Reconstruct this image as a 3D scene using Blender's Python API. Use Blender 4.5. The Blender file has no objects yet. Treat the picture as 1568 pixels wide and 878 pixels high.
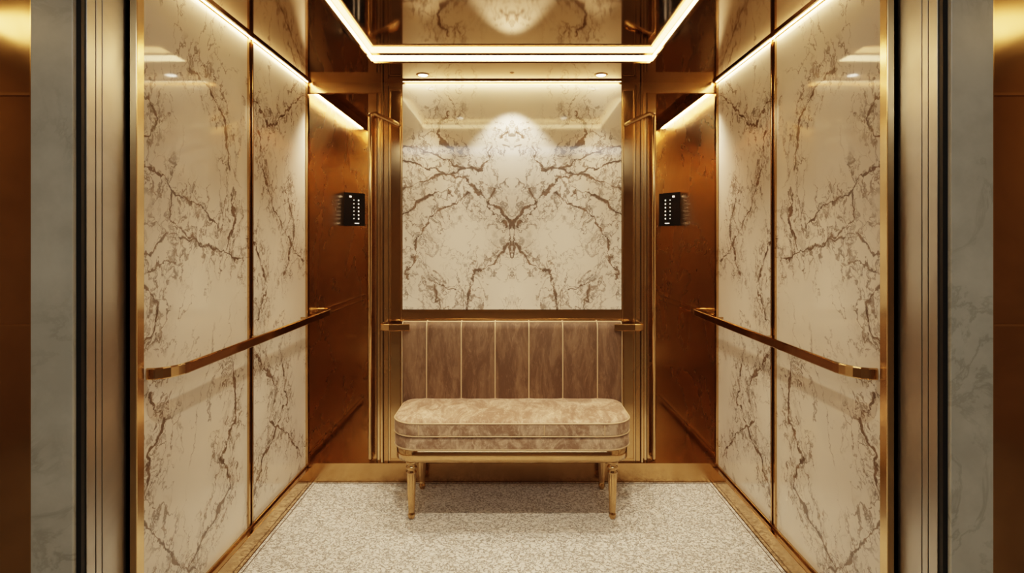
import bpy, bmesh, math
from mathutils import Vector, Matrix
scene = bpy.context.scene
F = 889.0      # focal length in px of a 1568 px wide frame
CZ = 1.449     # camera height
WX = 1.236     # half width of the cab
D = 3.5        # back wall plane
scene.view_settings.view_transform = 'Filmic'
scene.view_settings.look = 'Medium High Contrast'
scene.view_settings.exposure = 0.10

# ------------------------------------------------------------------ node helpers
class S:
    def __init__(s, nt, v): s.nt, s.v = nt, v
    def __add__(a, b): return m(a.nt, 'ADD', a, b)
    def __sub__(a, b): return m(a.nt, 'SUBTRACT', a, b)
    def __mul__(a, b): return m(a.nt, 'MULTIPLY', a, b)
    def __rsub__(a, b): return m(a.nt, 'SUBTRACT', b, a)
    __radd__ = __add__; __rmul__ = __mul__
def put(nt, sock, v):
    if isinstance(v, S): nt.links.new(v.v, sock)
    else: sock.default_value = v
def m(nt, op, a, b=None, c=None, clamp=False):
    n = nt.nodes.new('ShaderNodeMath'); n.operation = op; n.use_clamp = clamp
    put(nt, n.inputs[0], a)
    if b is not None: put(nt, n.inputs[1], b)
    if c is not None: put(nt, n.inputs[2], c)
    return S(nt, n.outputs[0])
def vm(nt, op, a, b=None, scale=None):
    n = nt.nodes.new('ShaderNodeVectorMath'); n.operation = op
    put(nt, n.inputs[0], a)
    if b is not None: put(nt, n.inputs[1], b)
    if scale is not None: put(nt, n.inputs['Scale'], scale)
    return S(nt, n.outputs['Value'] if op in ('DOT_PRODUCT', 'DISTANCE', 'LENGTH') else n.outputs[0])
def noise(nt, vec, scale, detail=4, rough=0.5, dist=0.0, col=False):
    n = nt.nodes.new('ShaderNodeTexNoise')
    put(nt, n.inputs['Vector'], vec)
    n.inputs['Scale'].default_value = scale; n.inputs['Detail'].default_value = detail
    n.inputs['Roughness'].default_value = rough; n.inputs['Distortion'].default_value = dist
    return S(nt, n.outputs[1 if col else 0])
def smooth(nt, v, a, b, lo=0.0, hi=1.0):
    n = nt.nodes.new('ShaderNodeMapRange'); n.interpolation_type = 'SMOOTHSTEP'
    put(nt, n.inputs[0], v); put(nt, n.inputs[1], a); put(nt, n.inputs[2], b)
    n.inputs[3].default_value = lo; n.inputs[4].default_value = hi
    return S(nt, n.outputs[0])
def mixc(nt, f, a, b):
    n = nt.nodes.new('ShaderNodeMix'); n.data_type = 'RGBA'
    put(nt, n.inputs[0], f)
    for i, v in ((6, a), (7, b)):
        if isinstance(v, S): nt.links.new(v.v, n.inputs[i])
        else: n.inputs[i].default_value = (*v, 1)
    return S(nt, n.outputs[2])
def objco(nt):
    return S(nt, nt.nodes.new('ShaderNodeTexCoord').outputs['Object'])
def sep(nt, v):
    n = nt.nodes.new('ShaderNodeSeparateXYZ'); put(nt, n.inputs[0], v)
    return [S(nt, o) for o in n.outputs]
def comb(nt, x, y, z):
    n = nt.nodes.new('ShaderNodeCombineXYZ')
    for i, v in enumerate((x, y, z)): put(nt, n.inputs[i], v)
    return S(nt, n.outputs[0])
def bump(nt, h, strength, dist=0.01):
    n = nt.nodes.new('ShaderNodeBump'); n.inputs['Strength'].default_value = strength
    n.inputs['Distance'].default_value = dist; put(nt, n.inputs['Height'], h)
    return S(nt, n.outputs[0])
def newmat(name, col=(.5, .5, .5), rough=.4, metal=0.0):
    mt = bpy.data.materials.new(name); mt.use_nodes = True
    nt = mt.node_tree; b = nt.nodes['Principled BSDF']
    b.inputs['Base Color'].default_value = (*col, 1)
    b.inputs['Roughness'].default_value = rough
    b.inputs['Metallic'].default_value = metal
    return mt, nt, b

def metal(name, col, col2, r0, r1, scale=3.0, warp=0.0, met=1.0, wscale=2.2):
    mt, nt, b = newmat(name, col, r0, met)
    p = objco(nt)
    n = noise(nt, p, scale, 4, .6, .6)
    f = smooth(nt, n, .35, .68)
    put(nt, b.inputs['Base Color'], mixc(nt, f, col, col2))
    put(nt, b.inputs['Roughness'], smooth(nt, n, .3, .7, r0, r1))
    if warp > 0:
        put(nt, b.inputs['Normal'], bump(nt, noise(nt, p, wscale, 1), warp, .02))
    return mt

def emis(name, col, st):
    mt, nt, b = newmat(name, col, .5)
    b.inputs['Emission Color'].default_value = (*col, 1)
    b.inputs['Emission Strength'].default_value = st
    return mt

def marble(name, mode, polys, base=(.82, .765, .685), dark=(.088, .056, .038)):
    mt, nt, b = newmat(name, base, .06)
    x, y, z = sep(nt, objco(nt))
    u = m(nt, 'ABSOLUTE', x) if mode == 'back' else y
    p = comb(nt, u, z, 0.0)
    n1 = noise(nt, p, 3.0, 2, .5, 0, True)
    n2 = noise(nt, p, 13.0, 4, .6, 0, True)
    d1 = vm(nt, 'SCALE', vm(nt, 'SUBTRACT', n1, (.5, .5, .5)), scale=.10)
    d2 = vm(nt, 'SCALE', vm(nt, 'SUBTRACT', n2, (.5, .5, .5)), scale=.105)
    pd = vm(nt, 'ADD', vm(nt, 'ADD', p, d1), d2)
    pd = vm(nt, 'MULTIPLY', pd, (1, 1, 0))
    # flow space: veins elongated along a steep diagonal
    pf = comb(nt, vm(nt, 'DOT_PRODUCT', pd, (1.15, -.40, 0)), vm(nt, 'DOT_PRODUCT', pd, (.28, .62, 0)), 0.0)
    d = None
    for pl in polys:
        for a, c in zip(pl[:-1], pl[1:]):
            ba = (c[0]-a[0], c[1]-a[1]); l2 = ba[0]**2+ba[1]**2
            if l2 < 1e-8: continue
            pa = vm(nt, 'SUBTRACT', pd, (a[0], a[1], 0))
            h = vm(nt, 'DOT_PRODUCT', pa, (ba[0]/l2, ba[1]/l2, 0))
            h = m(nt, 'MULTIPLY', h, 1.0, clamp=True)
            q = vm(nt, 'SCALE', (ba[0], ba[1], 0), scale=h)
            dd = vm(nt, 'DISTANCE', pa, q)
            d = dd if d is None else m(nt, 'MINIMUM', d, dd)
    nw = noise(nt, p, 11.0, 3, .6)
    w = smooth(nt, nw, .38, .66, .003, .018)
    vein = 1.0 - smooth(nt, d, w * .35, w)
    near = 1.0 - smooth(nt, d, .02, .17)
    near2 = 1.0 - smooth(nt, d, .01, .10)
    r1 = m(nt, 'ABSOLUTE', noise(nt, pf, 8.0, 4, .55) - .5)
    v1 = (1.0 - smooth(nt, r1, 0.002, .023)) * smooth(nt, near, .1, .7)
    r4 = m(nt, 'ABSOLUTE', noise(nt, vm(nt, 'ADD', pf, (2.3, 5.1, 0)), 14.0, 3, .55) - .5)
    v4 = (1.0 - smooth(nt, r4, 0.002, .028)) * near2
    r2 = m(nt, 'ABSOLUTE', noise(nt, pf, 3.4, 5, .55, .3) - .5)
    msk = smooth(nt, noise(nt, p, 2.3, 2), .45, .58)
    v2 = (1.0 - smooth(nt, r2, 0.001, .010)) * msk
    r3 = m(nt, 'ABSOLUTE', noise(nt, vm(nt, 'ADD', pf, (7.3, 2.1, 0)), 6.0, 4, .58, .2) - .52)
    msk3 = smooth(nt, noise(nt, vm(nt, 'ADD', p, (3., 9., 0)), 3.5, 2), .48, .60)
    v3 = (1.0 - smooth(nt, r3, 0.001, .011)) * msk3
    tot = m(nt, 'MAXIMUM', vein * .93, v1 * .76)
    tot = m(nt, 'MAXIMUM', tot, v2 * .58)
    tot = m(nt, 'MAXIMUM', tot, v3 * .50)
    tot = m(nt, 'MAXIMUM', tot, v4 * .64)
    blot = smooth(nt, noise(nt, pf, 9.0, 4, .65), .57, .74) * near
    tot = m(nt, 'MAXIMUM', tot, blot * .46)
    cl = mixc(nt, smooth(nt, noise(nt, p, 2.5, 3), .3, .75), base, tuple(v*.90 for v in base))
    cl = mixc(nt, near * .15, cl, (.50, .42, .35))
    vc = mixc(nt, smooth(nt, noise(nt, p, 20, 2), .3, .7), dark, tuple(min(1, v*2.1) for v in dark))
    put(nt, b.inputs['Base Color'], mixc(nt, tot, cl, vc))
    b.inputs['Specular IOR Level'].default_value = .55
    return mt

def bk(pl): return [((x-784)/254.0, CZ+(370-y)/254.0) for x, y in pl]
def sd(pl):
    o = []
    for x, y in pl:
        s = (784-x)/WX; o.append((F/s, CZ+(370-y)/s))
    return o

back_v = [bk(p) for p in [
    [(784, 410), (787, 345), (812, 312), (850, 285), (900, 262), (951, 248)],
    [(815, 228), (832, 262), (880, 268), (951, 288)],
    [(788, 372), (806, 402), (838, 418), (850, 474)],
    [(850, 300), (895, 322), (930, 370), (945, 430)],
    [(808, 290), (822, 308), (796, 345)],
    [(880, 300), (915, 300), (951, 330)],
    [(880, 175), (895, 205), (872, 235)],
    [(790, 205), (802, 212)],
    [(872, 440), (905, 430), (900, 474)],
    [(860, 265), (905, 235), (951, 225)],
]]
side_v = [sd(p) for p in [
    [(180, 210), (245, 262), (272, 300), (312, 318), (335, 338)],
    [(180, 360), (235, 388), (262, 358), (300, 372), (335, 380), (374, 402)],
    [(265, 298), (258, 328), (282, 352), (300, 372)],
    [(212, 420), (240, 405), (262, 412)],
    [(212, 440), (240, 475), (236, 505), (205, 535)],
    [(352, 560), (362, 640), (336, 700), (352, 740), (322, 800), (290, 862)],
    [(205, 780), (250, 832), (300, 872)],
    [(230, 600), (255, 640), (232, 690), (224, 740)],
    [(216, 130), (240, 185), (214, 215)],
    [(290, 100), (322, 140), (345, 190), (350, 260)],
    [(345, 380), (360, 330), (352, 290)],
    [(386, 150), (410, 190), (432, 175), (464, 150)],
    [(395, 200), (404, 260), (420, 320), (440, 360), (462, 400)],
    [(440, 290), (450, 350), (438, 420)],
    [(388, 370), (410, 440), (398, 490)],
    [(390, 540), (425, 590), (415, 640), (450, 680), (462, 700)],
    [(432, 560), (440, 620), (402, 700), (390, 760)],
]]
M_BACK = marble('calacatta_bookmatched', 'back', back_v)
M_SIDE = marble('calacatta_side', 'side', side_v)

def marble_simple(name, base, dark):
    mt, nt, b = newmat(name, base, .25)
    p = objco(nt)
    r = m(nt, 'ABSOLUTE', noise(nt, p, 3.5, 7, .62, .8) - .5)
    v = (1.0 - smooth(nt, r, 0, .035)) * smooth(nt, noise(nt, p, 2.5, 2), .4, .65)
    cl = mixc(nt, smooth(nt, noise(nt, p, 5, 5, .6), .3, .7), base, tuple(c*.8 for c in base))
    put(nt, b.inputs['Base Color'], mixc(nt, v * .45, cl, dark))
    return mt
M_ARCH = marble_simple('grey_white_marble', (.54, .545, .48), (.24, .24, .20))
M_LFLOOR = marble_simple('lobby_floor_marble', (.45, .40, .32), (.18, .14, .10))

M_BRASS = metal('polished_brass', (.62, .42, .225), (.52, .34, .17), .09, .18)
M_BRONZE = metal('patinated_bronze', (.58, .38, .19), (.48, .30, .14), .16, .28, 2.2, .04)
M_ALC = metal('alcove_bronze', (.84, .61, .33), (.74, .51, .25), .20, .32, 1.6, .03)
M_MIRROR = metal('bronze_mirror', (.50, .365, .225), (.45, .32, .19), .05, .08, 1.0)
M_CLAD = metal('bronze_cladding', (.54, .36, .19), (.44, .285, .14), .07, .14, 1.5, .35, 1.0, 1.3)
M_EDGE = metal('bright_brass_edge', (.76, .56, .33), (.66, .47, .26), .12, .22)
M_STEEL = metal('brushed_nickel', (.49, .475, .44), (.42, .40, .37), .30, .4)
M_SILL = newmat('dark_bronze', (.10, .055, .025), .35, .8)[0]
M_BLACK = newmat('black_rubber', (.008, .008, .008), .5)[0]
M_GLOSSB = newmat('black_glass', (.01, .009, .008), .08)[0]
M_COVE = emis('cove_led', (1.0, .69, .33), 15)
M_WASH = emis('wall_wash_led', (1.0, .72, .39), 36)
M_NICHE = emis('niche_led', (1.0, .72, .40), 95)
M_LAMP = emis('lamp_lens', (1.0, .85, .62), 25)
M_BTN = emis('button_glow', (1.0, .95, .85), 1.2)
M_LOB = emis('lobby_lamp', (1.0, .66, .30), 9)

# velvet
def velvet(name, c0, c1, stretch, sheen=.5, k=.5):
    mt, nt, b = newmat(name, c0, .75)
    p = objco(nt)
    q = vm(nt, 'MULTIPLY', p, stretch)
    n = noise(nt, q, 9, 6, .65, 1.0)
    f = smooth(nt, n, .40, .66)
    n2 = noise(nt, q, 26, 5, .7, 2.0)
    f = m(nt, 'ADD', f * .65, smooth(nt, n2, .50, .66) * k, clamp=True)
    put(nt, b.inputs['Base Color'], mixc(nt, f, c0, c1))
    b.inputs['Sheen Weight'].default_value = sheen
    b.inputs['Sheen Roughness'].default_value = .35
    b.inputs['Sheen Tint'].default_value = (1, .80, .62, 1)
    put(nt, b.inputs['Normal'], bump(nt, noise(nt, p, 60, 3), .15, .004))
    return mt
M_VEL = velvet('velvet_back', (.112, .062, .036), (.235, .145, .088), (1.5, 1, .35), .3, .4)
M_VELS = velvet('velvet_seat_lit', (.30, .185, .12), (.76, .59, .43), (1.3, .5, .9), .45, .4)  # back velvet again, with light and sheen on the seat put into colour
M_PIPE = newmat('gold_piping', (.70, .52, .33), .4, .2)[0]

# carpet
M_CARPET, nt, b = newmat('boucle_carpet', (.6, .55, .47), .95)
p = objco(nt)
pw = vm(nt, 'ADD', p, vm(nt, 'SCALE', noise(nt, p, 45, 2, .5, 0, True), scale=.015))
r = m(nt, 'ABSOLUTE', noise(nt, pw, 55, 2, .5, .6) - .5)
loop = smooth(nt, r, .0, .07)
cl = mixc(nt, loop, (.32, .285, .24), (.84, .81, .76))
cl = mixc(nt, smooth(nt, noise(nt, p, 240, 2), .35, .7) * .25, cl, (.55, .51, .46))
put(nt, b.inputs['Base Color'], cl)
put(nt, b.inputs['Normal'], bump(nt, loop, .7, .008))
b.inputs['Sheen Weight'].default_value = .15

# ------------------------------------------------------------------ geometry helpers
def empty(name):
    e = bpy.data.objects.new(name, None); scene.collection.objects.link(e); return e
def obj(name, me, mat, parent=None, smoothed=False):
    o = bpy.data.objects.new(name, me); scene.collection.objects.link(o)
    if mat: me.materials.append(mat)
    if parent: o.parent = parent
    if smoothed:
        for f in me.polygons: f.use_smooth = True
    return o
def boxes(name, lst, mat, parent=None, bevel=0.0):
    bm = bmesh.new()
    for x0, x1, y0, y1, z0, z1 in lst:
        x0, x1 = min(x0, x1), max(x0, x1)
        vs = [bm.verts.new(c) for c in ((x0,y0,z0),(x1,y0,z0),(x1,y1,z0),(x0,y1,z0),(x0,y0,z1),(x1,y0,z1),(x1,y1,z1),(x0,y1,z1))]
        for f in ((0,3,2,1),(4,5,6,7),(0,1,5,4),(1,2,6,5),(2,3,7,6),(3,0,4,7)):
            bm.faces.new([vs[i] for i in f])
    me = bpy.data.meshes.new(name); bm.to_mesh(me); bm.free()
    o = obj(name, me, mat, parent)
    if bevel:
        md = o.modifiers.new('bevel', 'BEVEL'); md.width = bevel; md.segments = 2; md.limit_method = 'ANGLE'
    return o
def box(name, x0, x1, y0, y1, z0, z1, mat, parent=None, bevel=0.0):
    return boxes(name, [(x0, x1, y0, y1, z0, z1)], mat, parent, bevel)
def tube(name, pts, r, mat, parent=None, cyclic=False):
    cu = bpy.data.curves.new(name, 'CURVE'); cu.dimensions = '3D'; cu.bevel_depth = r; cu.bevel_resolution = 3
    cu.use_fill_caps = True
    sp = cu.splines.new('POLY'); sp.points.add(len(pts)-1); sp.use_cyclic_u = cyclic
    for q, c in zip(sp.points, pts): q.co = (*c, 1)
    tmp = bpy.data.objects.new(name + '_c', cu); scene.collection.objects.link(tmp)
    dg = bpy.context.evaluated_depsgraph_get()
    me = bpy.data.meshes.new_from_object(tmp.evaluated_get(dg))
    bpy.data.objects.remove(tmp); me.name = name; me.materials.clear()
    return obj(name, me, mat, parent, True)
def arc(cx, cy, r, a0, a1, n=8):
    return [(cx + r*math.cos(math.radians(a0+(a1-a0)*i/n)), cy + r*math.sin(math.radians(a0+(a1-a0)*i/n))) for i in range(n+1)]
def sweep(name, path, z, th, h, mat, parent=None):
    bm = bmesh.new(); rings = []
    n = len(path)
    for i, (x, y) in enumerate(path):
        a = path[max(i-1, 0)]; c = path[min(i+1, n-1)]
        t = Vector((c[0]-a[0], c[1]-a[1])).normalized(); nn = Vector((-t.y, t.x))
        e = .004
        prof = [(-th/2, -h/2+e), (-th/2, h/2-e), (-th/2+e, h/2), (th/2-e, h/2), (th/2, h/2-e), (th/2, -h/2+e), (th/2-e, -h/2), (-th/2+e, -h/2)]
        rings.append([bm.verts.new((x+nn.x*o, y+nn.y*o, z+k)) for o, k in prof])
    for a, c in zip(rings[:-1], rings[1:]):
        for i in range(8): bm.faces.new((a[i], a[(i+1) % 8], c[(i+1) % 8], c[i]))
    bm.faces.new(rings[0]); bm.faces.new(list(reversed(rings[-1])))
    bmesh.ops.recalc_face_normals(bm, faces=bm.faces)
    me = bpy.data.meshes.new(name); bm.to_mesh(me); bm.free()
    return obj(name, me, mat, parent)
def rrect(hw, y0, y1, r, inset=0.0, seg=10):
    hw -= inset; y0 += inset; y1 -= inset; r = max(r-inset, .004)
    r2 = max(.09-inset, .004)
    pts = []
    for cx, cy, a, q in ((hw-r2, y1-r2, 0, r2), (-hw+r2, y1-r2, 90, r2), (-hw+r, y0+r, 180, r), (hw-r, y0+r, 270, r)):
        pts += arc(cx, cy, q, a, a+90, seg)
    return pts
def slab(name, hw, y0, y1, r, rings, mat, parent):
    bm = bmesh.new(); rs = []
    for ins, z in rings: rs.append([bm.verts.new((x, y, z)) for x, y in rrect(hw, y0, y1, r, ins)])
    k = len(rs[0])
    for a, c in zip(rs[:-1], rs[1:]):
        for i in range(k): bm.faces.new((a[i], a[(i+1) % k], c[(i+1) % k], c[i]))
    bm.faces.new(list(reversed(rs[0]))); bm.faces.new(rs[-1])
    bmesh.ops.recalc_face_normals(bm, faces=bm.faces)
    me = bpy.data.meshes.new(name); bm.to_mesh(me); bm.free()
    return obj(name, me, mat, parent, True)
def lathe(name, prof, cx, cy, mat, parent, seg=48, flute=None):
    bm = bmesh.new(); rs = []
    for r, z in prof:
        ring = []
        for i in range(seg):
            a = 2*math.pi*i/seg; rr = r
            if flute and flute[0] < z < flute[1]: rr = r*(1-.14*(.5+.5*math.cos(12*a)))
            ring.append(bm.verts.new((cx+rr*math.cos(a), cy+rr*math.sin(a), z)))
        rs.append(ring)
    for a, c in zip(rs[:-1], rs[1:]):
        for i in range(seg): bm.faces.new((a[i], a[(i+1) % seg], c[(i+1) % seg], c[i]))
    bm.faces.new(rs[0]); bm.faces.new(list(reversed(rs[-1])))
    bmesh.ops.recalc_face_normals(bm, faces=bm.faces)
    me = bpy.data.meshes.new(name); bm.to_mesh(me); bm.free()
    return obj(name, me, mat, parent, True)

SOF = 2.408; REC = 2.456; FY = 1.90
# ------------------------------------------------------------------ cab shell
fl = empty('floor')
box('cab_floor_base', -1.25, 1.25, 1.70, 5.0, -.08, -.012, M_SILL, fl)
box('boucle_carpet', -1.197, 1.197, 1.92, 3.488, -.012, 0, M_CARPET, fl)
tube('carpet_stitching', [(-1.18, 1.93, .0), (-1.18, 3.475, .0), (1.18, 3.475, .0), (1.18, 1.93, .0)], .0022, M_SILL, fl)
box('lobby_floor', -3.5, 3.5, -2.6, 1.70, -.08, -.002, M_LFLOOR, fl)

for s, nm in ((-1, 'left'), (1, 'right')):
    w = empty('wall_' + nm)
    box('bronze_backing', s*1.25, s*1.36, FY, 5.0, -.08, 2.52, M_ALC, w)
    box('marble_panel_front', s*WX, s*1.25, 1.94, 2.71, .11, 2.400, M_SIDE, w)
    box('marble_panel_rear', s*WX, s*1.25, 2.755, 3.475, .11, 2.400, M_SIDE, w)
    boxes('brass_divider', [(s*1.226, s*1.25, 2.710, 2.722, .11, 2.40), (s*1.226, s*1.25, 2.743, 2.755, .11, 2.40)], M_BRASS, w, .001)
    box('divider_groove', s*1.236, s*1.25, 2.722, 2.743, .11, 2.40, M_SILL, w)
    boxes('corner_strip', [(s*1.222, s*1.25, 3.475, 3.505, .11, SOF)], M_BRASS, w, .002)
    boxes('alcove_moulding', [(s*1.238, s*1.25, 3.52, 4.9, .150, .162),
                              (s*1.238, s*1.25, 3.52, 4.9, .995, 1.003), (s*1.238, s*1.25, 3.52, 4.9, .955, .963),
                              (s*1.238, s*1.25, 3.52, 3.532, .150, 2.357)], M_EDGE, w)
    bb = boxes('baseboard_' + nm, [(s*1.200, s*1.25, 1.92, 3.50, -.012, .10), (s*1.226, s*1.25, 1.92, 3.50, .10, .11)], M_BRASS, None, .002)

wb = empty('wall_back')
box('central_block', -.785, .785, D, 5.0, .118, SOF, M_BRONZE, wb)
box('alcove_end_wall', -1.25, 1.25, 5.0, 5.08, 0, 2.52, M_BRONZE, wb)
box('bookmatched_marble_panel', -.657, .657, D-.016, D, 1.04, 2.392, M_BACK, wb, .001)
boxes('panel_edge_trim', [(-.657, .657, D-.02, D, 1.028, 1.038)], M_BRASS, wb)
for s in (-1, 1):
    boxes('pilaster_frame', [(s*.736, s*.742, D-.008, D, .13, 2.37), (s*.662, s*.667, D-.008, D, .13, 2.37),
                             (s*.662, s*.742, D-.008, D, 2.365, 2.371), (s*.778, s*.786, D-.012, D, .118, SOF)], M_EDGE, wb)
    boxes('pilaster_panel', [(s*.672, s*.731, D-.004, D, .14, 2.36)], M_BRASS, wb, .002)
    boxes('pilaster_reveal', [(s*.743, s*.747, D-.002, D, .118, 2.39), (s*.771, s*.777, D-.002, D, .118, SOF)], M_SILL, wb)
    box('outer_fin', s*.786, s*.872, D+.02, D+.09, .118, SOF, M_BRONZE, wb)
    box('fin_strip', s*.800, s*.812, D+.008, D+.02, .118, SOF, M_EDGE, wb)
    box('fin_reveal', s*.814, s*.820, D+.017, D+.02, .118, SOF, M_SILL, wb)
    box('header', s*.786, s*1.25, D, D+.03, 2.345, SOF, M_BRONZE, wb)
    x = s*.850
    pts = [(x, D+.02, .145), (x, D-.012, .145), (x, D-.02, .155), (x, D-.02, 2.19), (x, D-.015, 2.21), (x - s*.03, D-.015, 2.215), (x-s*.14, D-.03, 2.165), (x-s*.165, D-.028, 2.15), (x-s*.165, D, 2.15)]
    tube('post_cove_reflection', pts, .014, M_BRASS, wb)  # upright post; hooked top is the cove's reflection built as solid tube
boxes('baseboard_back', [(-1.25, 1.25, D-.012, D, -.012, .11), (-1.25, 1.25, D-.02, D, .11, .118), (-1.25, 1.25, D, 5.0, -.012, .118)], M_BRONZE)

# ------------------------------------------------------------------ ceiling
ce = empty('ceiling')
RX, RB, RF = .758, 3.12, 2.0
boxes('soffit', [(-1.25, -RX, 1.80, D, SOF, REC), (RX, 1.25, 1.80, D, SOF, REC), (-RX, RX, RB, D, SOF, REC), (-RX, RX, 1.80, RF, SOF, REC),
                 (-1.25, 1.25, D, 5.0, SOF, REC)], M_MIRROR, ce)
box('mirror_ceiling_panel', -1.36, 1.36, 1.80, 5.0, REC, 2.53, M_MIRROR, ce)
t = .014
boxes('cove_lip', [(-RX, -RX+t, RF, RB, SOF-.004, SOF+.006), (RX-t, RX, RF, RB, SOF-.004, SOF+.006), (-RX+t, RX-t, RB-t, RB, SOF-.004, SOF+.006), (-RX+t, RX-t, RF, RF+t, SOF-.004, SOF+.006)], M_BRASS, ce)
t = .006; a, c = SOF+.010, REC-.008
boxes('cove_light_strip', [(-RX, -RX+t, RF, RB, a, c), (RX-t, RX, RF, RB, a, c), (-RX+t, RX-t, RB-t, RB, a, c), (-RX+t, RX-t, RF, RF+t, a, c)], M_COVE, ce)
for s in (-1, 1):
    box('wall_wash_light', s*1.217, s*1.228, 1.96, 3.47, SOF-.005, SOF-.0005, M_WASH, ce)
    box('alcove_light_strip', s*1.224, s*1.234, 3.56, 4.9, SOF-.006, SOF-.0005, M_NICHE, ce)
    box('alcove_valance', s*1.180, s*1.186, 3.53, 4.95, 2.352, SOF, M_BRONZE, ce)
box('wall_wash_light', -.65, .65, 3.458, 3.468, SOF-.005, SOF-.0005, M_WASH, ce)
boxes('trim_ceiling', [(-1.211, -1.201, 1.94, 3.48, SOF-.010, SOF), (1.201, 1.211, 1.94, 3.48, SOF-.010, SOF), (-.67, .67, 3.440, 3.450, SOF-.008, SOF)], M_BRASS, ce)

def spot(name, loc, tgt, w, ang, blend, size, col, parent):
    l = bpy.data.lights.new(name, 'SPOT'); l.energy = w; l.spot_size = math.radians(ang); l.spot_blend = blend
    l.shadow_soft_size = size; l.color = col
    o = bpy.data.objects.new(name, l); scene.collection.objects.link(o)
    o.location = loc
    o.rotation_euler = (Vector(tgt)-Vector(loc)).to_track_quat('-Z', 'Y').to_euler()
    if parent: o.parent = parent
    return o
def downlight(cx, cy, Z, w, tgt, ang=70):
    e = empty('recessed_downlight')
    lathe('trim_ring', [(.026, Z+.004), (.027, Z-.004), (.034, Z-.006), (.039, Z-.003), (.040, Z)], cx, cy, M_EDGE, e)
    lathe('lens', [(.001, Z-.0035), (.0255, Z-.0035), (.0255, Z)], cx, cy, M_LAMP, e)
    spot('lamp', (cx, cy, Z-.015), tgt, w, ang, .7, .02, (1, .79, .54), e)
for s in (-1, 1):
    downlight(s*.512, 3.34, SOF, 28, (s*.49, 3.09, 0))
    downlight(s*.42, 2.25, REC, 44, (s*.42, 2.75, 0), 100)  # unseen pair, added as extra light on carpet and marble
    downlight(s*1.03, 3.61, SOF, 48, (s*1.17, 4.0, 1.0), 130)  # added pair, tucked behind the header to brighten the alcove
e = empty('recessed_downlight')
lathe('trim_ring', [(.008, SOF), (.008, SOF-.003), (.012, SOF-.003), (.013, SOF)], 0, 3.30, M_BRASS, e)
spot('lamp', (0, 3.28, SOF-.01), (0, 3.28+.22, SOF-1.0), 25, 76, .5, .015, (1, .86, .66), e)

# ------------------------------------------------------------------ handrails
for s in (-1, 1):
    h = empty('handrail')
    r = .07
    path = [(s*1.236, 1.965)] + [(s*(1.226 - r*math.sin(math.radians(q))), 1.965 + r*(1-math.cos(math.radians(q)))*1.6) for q in range(15, 91, 15)]
    path += [(s*1.156, 2.3), (s*1.156, 2.8), (s*1.156, 3.3), (s*1.156, 3.66), (s*1.162, 3.70), (s*1.180, 3.725), (s*1.205, 3.735), (s*1.25, 3.735)]
    sweep('rail', path, 1.0, .014, .040, M_BRASS, h)
    boxes('brackets', [(s*1.16, s*1.24, y-.006, y+.006, .994, 1.006) for y in (2.732, 3.40)], M_BRASS, h)
    h = empty('handrail')
    path = [(s*.60, 3.40), (s*.72, 3.40), (s*.75, 3.404), (s*.768, 3.42), (s*.773, 3.45), (s*.773, 3.5)]
    sweep('rail', path, .945, .014, .040, M_BRASS, h)

# ------------------------------------------------------------------ control panels
for s in (-1, 1):
    e = empty('elevator_control_panel')
    P1 = Vector((s*1.25, 4.315)); P2 = Vector((s*1.13, 4.465)); P3 = Vector((s*1.25, 4.465))
    z0, z1 = 1.567, 1.817
    bm = bmesh.new()
    lo = [bm.verts.new((p.x, p.y, z0)) for p in (P1, P2, P3)]; hi = [bm.verts.new((p.x, p.y, z1)) for p in (P1, P2, P3)]
    bm.faces.new(lo); bm.faces.new(hi)
    for i in range(3): bm.faces.new((lo[i], lo[(i+1) % 3], hi[(i+1) % 3], hi[i]))
    bmesh.ops.recalc_face_normals(bm, faces=bm.faces)
    me = bpy.data.meshes.new('housing'); bm.to_mesh(me); bm.free(); obj('housing', me, M_GLOSSB, e)
    tdir = (P2-P1).normalized(); nrm = Vector((-tdir.y*s, tdir.x*s)); nrm = nrm if nrm.y < 0 else -nrm
    L = (P2-P1).length
    bm = bmesh.new()
    def quad(u, z, hu, hz):
        c = P1 + tdir*(u*L) + nrm*.002
        q = [c - tdir*hu, c + tdir*hu]
        bm.faces.new([bm.verts.new((q[0].x, q[0].y, z-hz)), bm.verts.new((q[1].x, q[1].y, z-hz)), bm.verts.new((q[1].x, q[1].y, z+hz)), bm.verts.new((q[0].x, q[0].y, z+hz))])
    for i in range(6):
        zz = z0+.055+i*.028
        quad(.68, zz, .005, .005); quad(.46, zz, .004, .003)
    quad(.30, z1-.03, .010, .006); quad(.60, z0+.02, .020, .003)
    me = bpy.data.meshes.new('buttons'); bm.to_mesh(me); bm.free(); obj('buttons', me, M_BTN, e)

# ------------------------------------------------------------------ bench
be = empty('upholstered_bench')
SY0, SY1, HW, CR = 2.975, 3.44, .628, .14
def rings(z0, z1, rad, crown=0.0, base_inset=0.0):
    o = [(rad+base_inset, z0)]
    for k in range(1, 7):
        a = math.pi/2*k/6; o.append((base_inset+rad*(1-math.sin(a)), z0+rad*(1-math.cos(a))))
    for k in range(0, 7):
        a = math.pi/2*k/6; o.append((base_inset+rad*(1-math.cos(a)), z1-crown-rad*(1-math.sin(a))))
    if crown:
        for q in (.05, .08, .12, .17, .22): o.append((base_inset+q, z1-crown+crown*math.sin(math.pi/2*q/.22)))
    return o
slab('seat_cushion', HW, SY0, SY1, CR, rings(.440, .534, .018, .010), M_VELS, be)
slab('seat_base', HW-.002, SY0+.002, SY1, CR, rings(.372, .438, .012), M_VELS, be)
slab('brass_apron', HW-.012, SY0+.012, SY1, CR-.01, [(.01, .306), (0, .309), (0, .368), (.004, .371)], M_BRASS, be)
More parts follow.
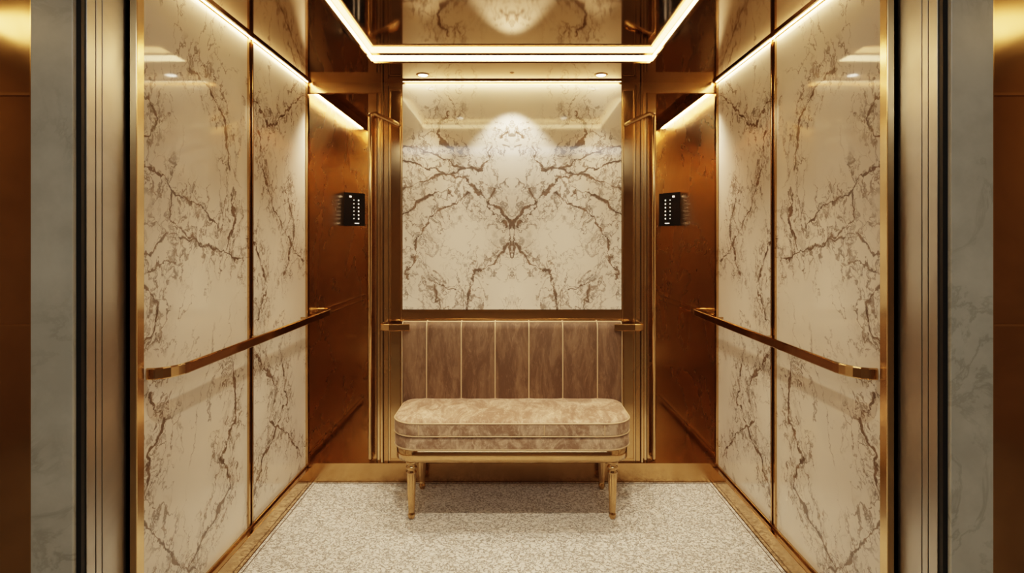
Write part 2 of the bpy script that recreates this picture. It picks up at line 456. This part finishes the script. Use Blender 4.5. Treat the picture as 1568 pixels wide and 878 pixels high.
for z, ins in ((.447, .001), (.513, .001), (.378, .003)):
    tube('piping', [(x, y, z) for x, y in rrect(HW, SY0, SY1, CR, ins)], .0036, M_PIPE, be, True)
for px in (642, 833, 925):
    x = (px-784)*3.0/F
    cxx = HW-CR
    yy = SY0 if abs(x) < cxx else SY0 + CR - math.sqrt(max(0, CR**2-(abs(x)-cxx)**2))
    tube('seam', [(x, yy+.012, .446), (x, yy-.001, .456), (x, yy-.001, .50), (x, yy+.010, .516), (x*.985, yy+.05, .526)], .003, M_PIPE, be)
prof = [(.030, .306), (.031, .296), (.024, .290), (.020, .282), (.027, .276), (.028, .268), (.021, .262), (.020, .254), (.026, .248), (.026, .240),
        (.0235, .236), (.0225, .20), (.021, .15), (.019, .10), (.0165, .05), (.015, .03), (.018, .026), (.018, .014), (.014, .004), (.012, 0)]
for i, (x, y) in enumerate(((-.525, 3.035), (.525, 3.035), (-.525, 3.40), (.525, 3.40))):
    lathe('leg_%d' % (i+1), prof, x, y, M_BRASS, be, 72, (.03, .237))
seams = [-.648, -.505, -.300, -.100, .100, .300, .505, .648]
BZ0, BZ1 = .40, .975
bm = bmesh.new()
cols = []
for a, c in zip(seams[:-1], seams[1:]):
    for k in range(12):
        tt = k/12; cols.append((a+(c-a)*tt, (max(0, 1-(2*tt-1)**2))**.5))
cols.append((seams[-1], 0))
rows = [(BZ0, 0), (BZ0+.1, 0), (.7, 0), (BZ1-.045, 0), (BZ1-.025, .006), (BZ1-.010, .018), (BZ1-.002, .034), (BZ1, .05), (BZ1, .052)]
grid = []
for z, back in rows:
    grid.append([bm.verts.new((x, 3.432-.022*bu*(1 if back < .03 else .4)+back, z)) for x, bu in cols])
for a, c in zip(grid[:-1], grid[1:]):
    for i in range(len(cols)-1): bm.faces.new((a[i], a[i+1], c[i+1], c[i]))
bv = [bm.verts.new((seams[0], 3.484, BZ0)), bm.verts.new((seams[-1], 3.484, BZ0))]
tv = [bm.verts.new((seams[0], 3.484, BZ1-.001)), bm.verts.new((seams[-1], 3.484, BZ1-.001))]
bm.faces.new([g[0] for g in grid] + [tv[0], bv[0]])
bm.faces.new([g[-1] for g in grid] + [tv[1], bv[1]])
bm.faces.new((bv[0], bv[1], tv[1], tv[0]))
bmesh.ops.recalc_face_normals(bm, faces=bm.faces)
me = bpy.data.meshes.new('backrest'); bm.to_mesh(me); bm.free()
obj('backrest', me, M_VEL, be, True)
box('backrest_board', -.657, .657, 3.484, 3.5, .38, .985, M_BRASS, be, .002)
for x in seams[1:-1]:
    tube('back_piping', [(x, 3.430, BZ0), (x, 3.430, BZ1-.04), (x, 3.438, BZ1-.018), (x, 3.456, BZ1-.003), (x, 3.48, BZ1+.001)], .0036, M_PIPE, be)
tube('top_piping', [(-.648, 3.440, BZ0), (-.650, 3.440, BZ1-.03), (-.648, 3.452, BZ1-.003), (.648, 3.452, BZ1-.003), (.650, 3.440, BZ1-.03), (.648, 3.440, BZ0)], .0045, M_PIPE, be)
boxes('wall_bracket', [(-.40, -.36, 3.42, 3.5, .385, .40), (.36, .40, 3.42, 3.5, .385, .40)], M_BRASS, be)

# ------------------------------------------------------------------ entrance
HZ = 2.31
for s in (-1, 1):
    e = empty('door_jamb')
    box('brass_post', s*1.228, s*1.36, FY, 1.94, -.01, 2.40, M_EDGE, e, .003)
    boxes('nickel_reveal', [(s*1.262, s*1.36, 1.790, FY, -.01, HZ), (s*1.262, s*1.36, 1.763, 1.786, -.01, HZ), (s*1.262, s*1.36, 1.723, 1.759, -.01, HZ)], M_STEEL, e, .001)
    box('reveal_backing', s*1.268, s*1.36, 1.723, FY, -.01, HZ, M_BLACK, e)
    box('shadow_gap', s*1.266, s*1.40, 1.706, 1.722, -.01, HZ, M_BLACK, e)
    box('marble_architrave', s*1.279, s*1.402, 1.690, 1.706, -.01, 2.6, M_ARCH, e, .002)
w = empty('wall_front')
for s in (-1, 1):
    box('brass_cladding', s*1.402, s*3.5, 1.71, 1.80, 0, 2.8, M_CLAD, w)
    boxes('cladding_trim', [(s*1.404, s*3.4, 1.702, 1.71, 1.878, 1.886), (s*1.404, s*3.4, 1.702, 1.71, 1.20, 1.206), (s*1.404, s*1.412, 1.700, 1.71, 0, 2.6)], M_BRASS, w)
box('door_header', -1.36, 1.36, 1.706, 1.94, HZ, 2.40, M_BRASS, w)
box('marble_lintel', -1.402, 1.402, 1.690, 1.706, HZ, 2.8, M_ARCH, w)
box('transom', -1.402, 1.402, 1.706, 1.80, 2.40, 2.8, M_SILL, w)

# lobby behind the camera
M_LW = newmat('lobby_bronze_wall', (.50, .36, .22), .45, .3)[0]
box('wall_lobby_rear', -3.5, 3.5, -2.7, -2.6, 0, 2.8, M_LW)
box('wall_lobby_left', -3.6, -3.5, -2.6, 1.8, 0, 2.8, M_LW)
box('wall_lobby_right', 3.5, 3.6, -2.6, 1.8, 0, 2.8, M_LW)
box('ceiling_lobby', -3.6, 3.6, -2.7, 1.8, 2.8, 2.9, newmat('lobby_ceiling', (.42, .33, .23), .6)[0])
for s in (-1, 1):
    e = empty('lobby_ceiling_light')
    box('diffuser', s*2.75, s*3.15, -.3, .1, 2.74, 2.76, M_LOB, e)
    box('housing', s*2.72, s*3.18, -.33, .13, 2.76, 2.80, M_BRASS, e)
def area(name, loc, w, sx, sy, col, tgt):
    l = bpy.data.lights.new(name, 'AREA'); l.shape = 'RECTANGLE'; l.size = sx; l.size_y = sy; l.energy = w; l.color = col
    o = bpy.data.objects.new(name, l); scene.collection.objects.link(o); o.location = loc
    o.rotation_euler = (Vector(tgt)-Vector(loc)).to_track_quat('-Z', 'Y').to_euler()
area('lobby_daylight_panel', (0, -.6, 2.75), 42, 3.0, .8, (1.0, .95, .85), (0, .2, 0))

wd = bpy.data.worlds.new('world'); scene.world = wd; wd.use_nodes = True
wd.node_tree.nodes['Background'].inputs[0].default_value = (.03, .022, .015, 1)

cam = bpy.data.cameras.new('camera'); co = bpy.data.objects.new('camera', cam); scene.collection.objects.link(co)
co.location = (0, 0, CZ); co.rotation_euler = (math.radians(90), 0, 0)
cam.sensor_width = 36; cam.lens = 36*F/1568; cam.shift_y = -69/1568; cam.clip_start = .05
scene.camera = co
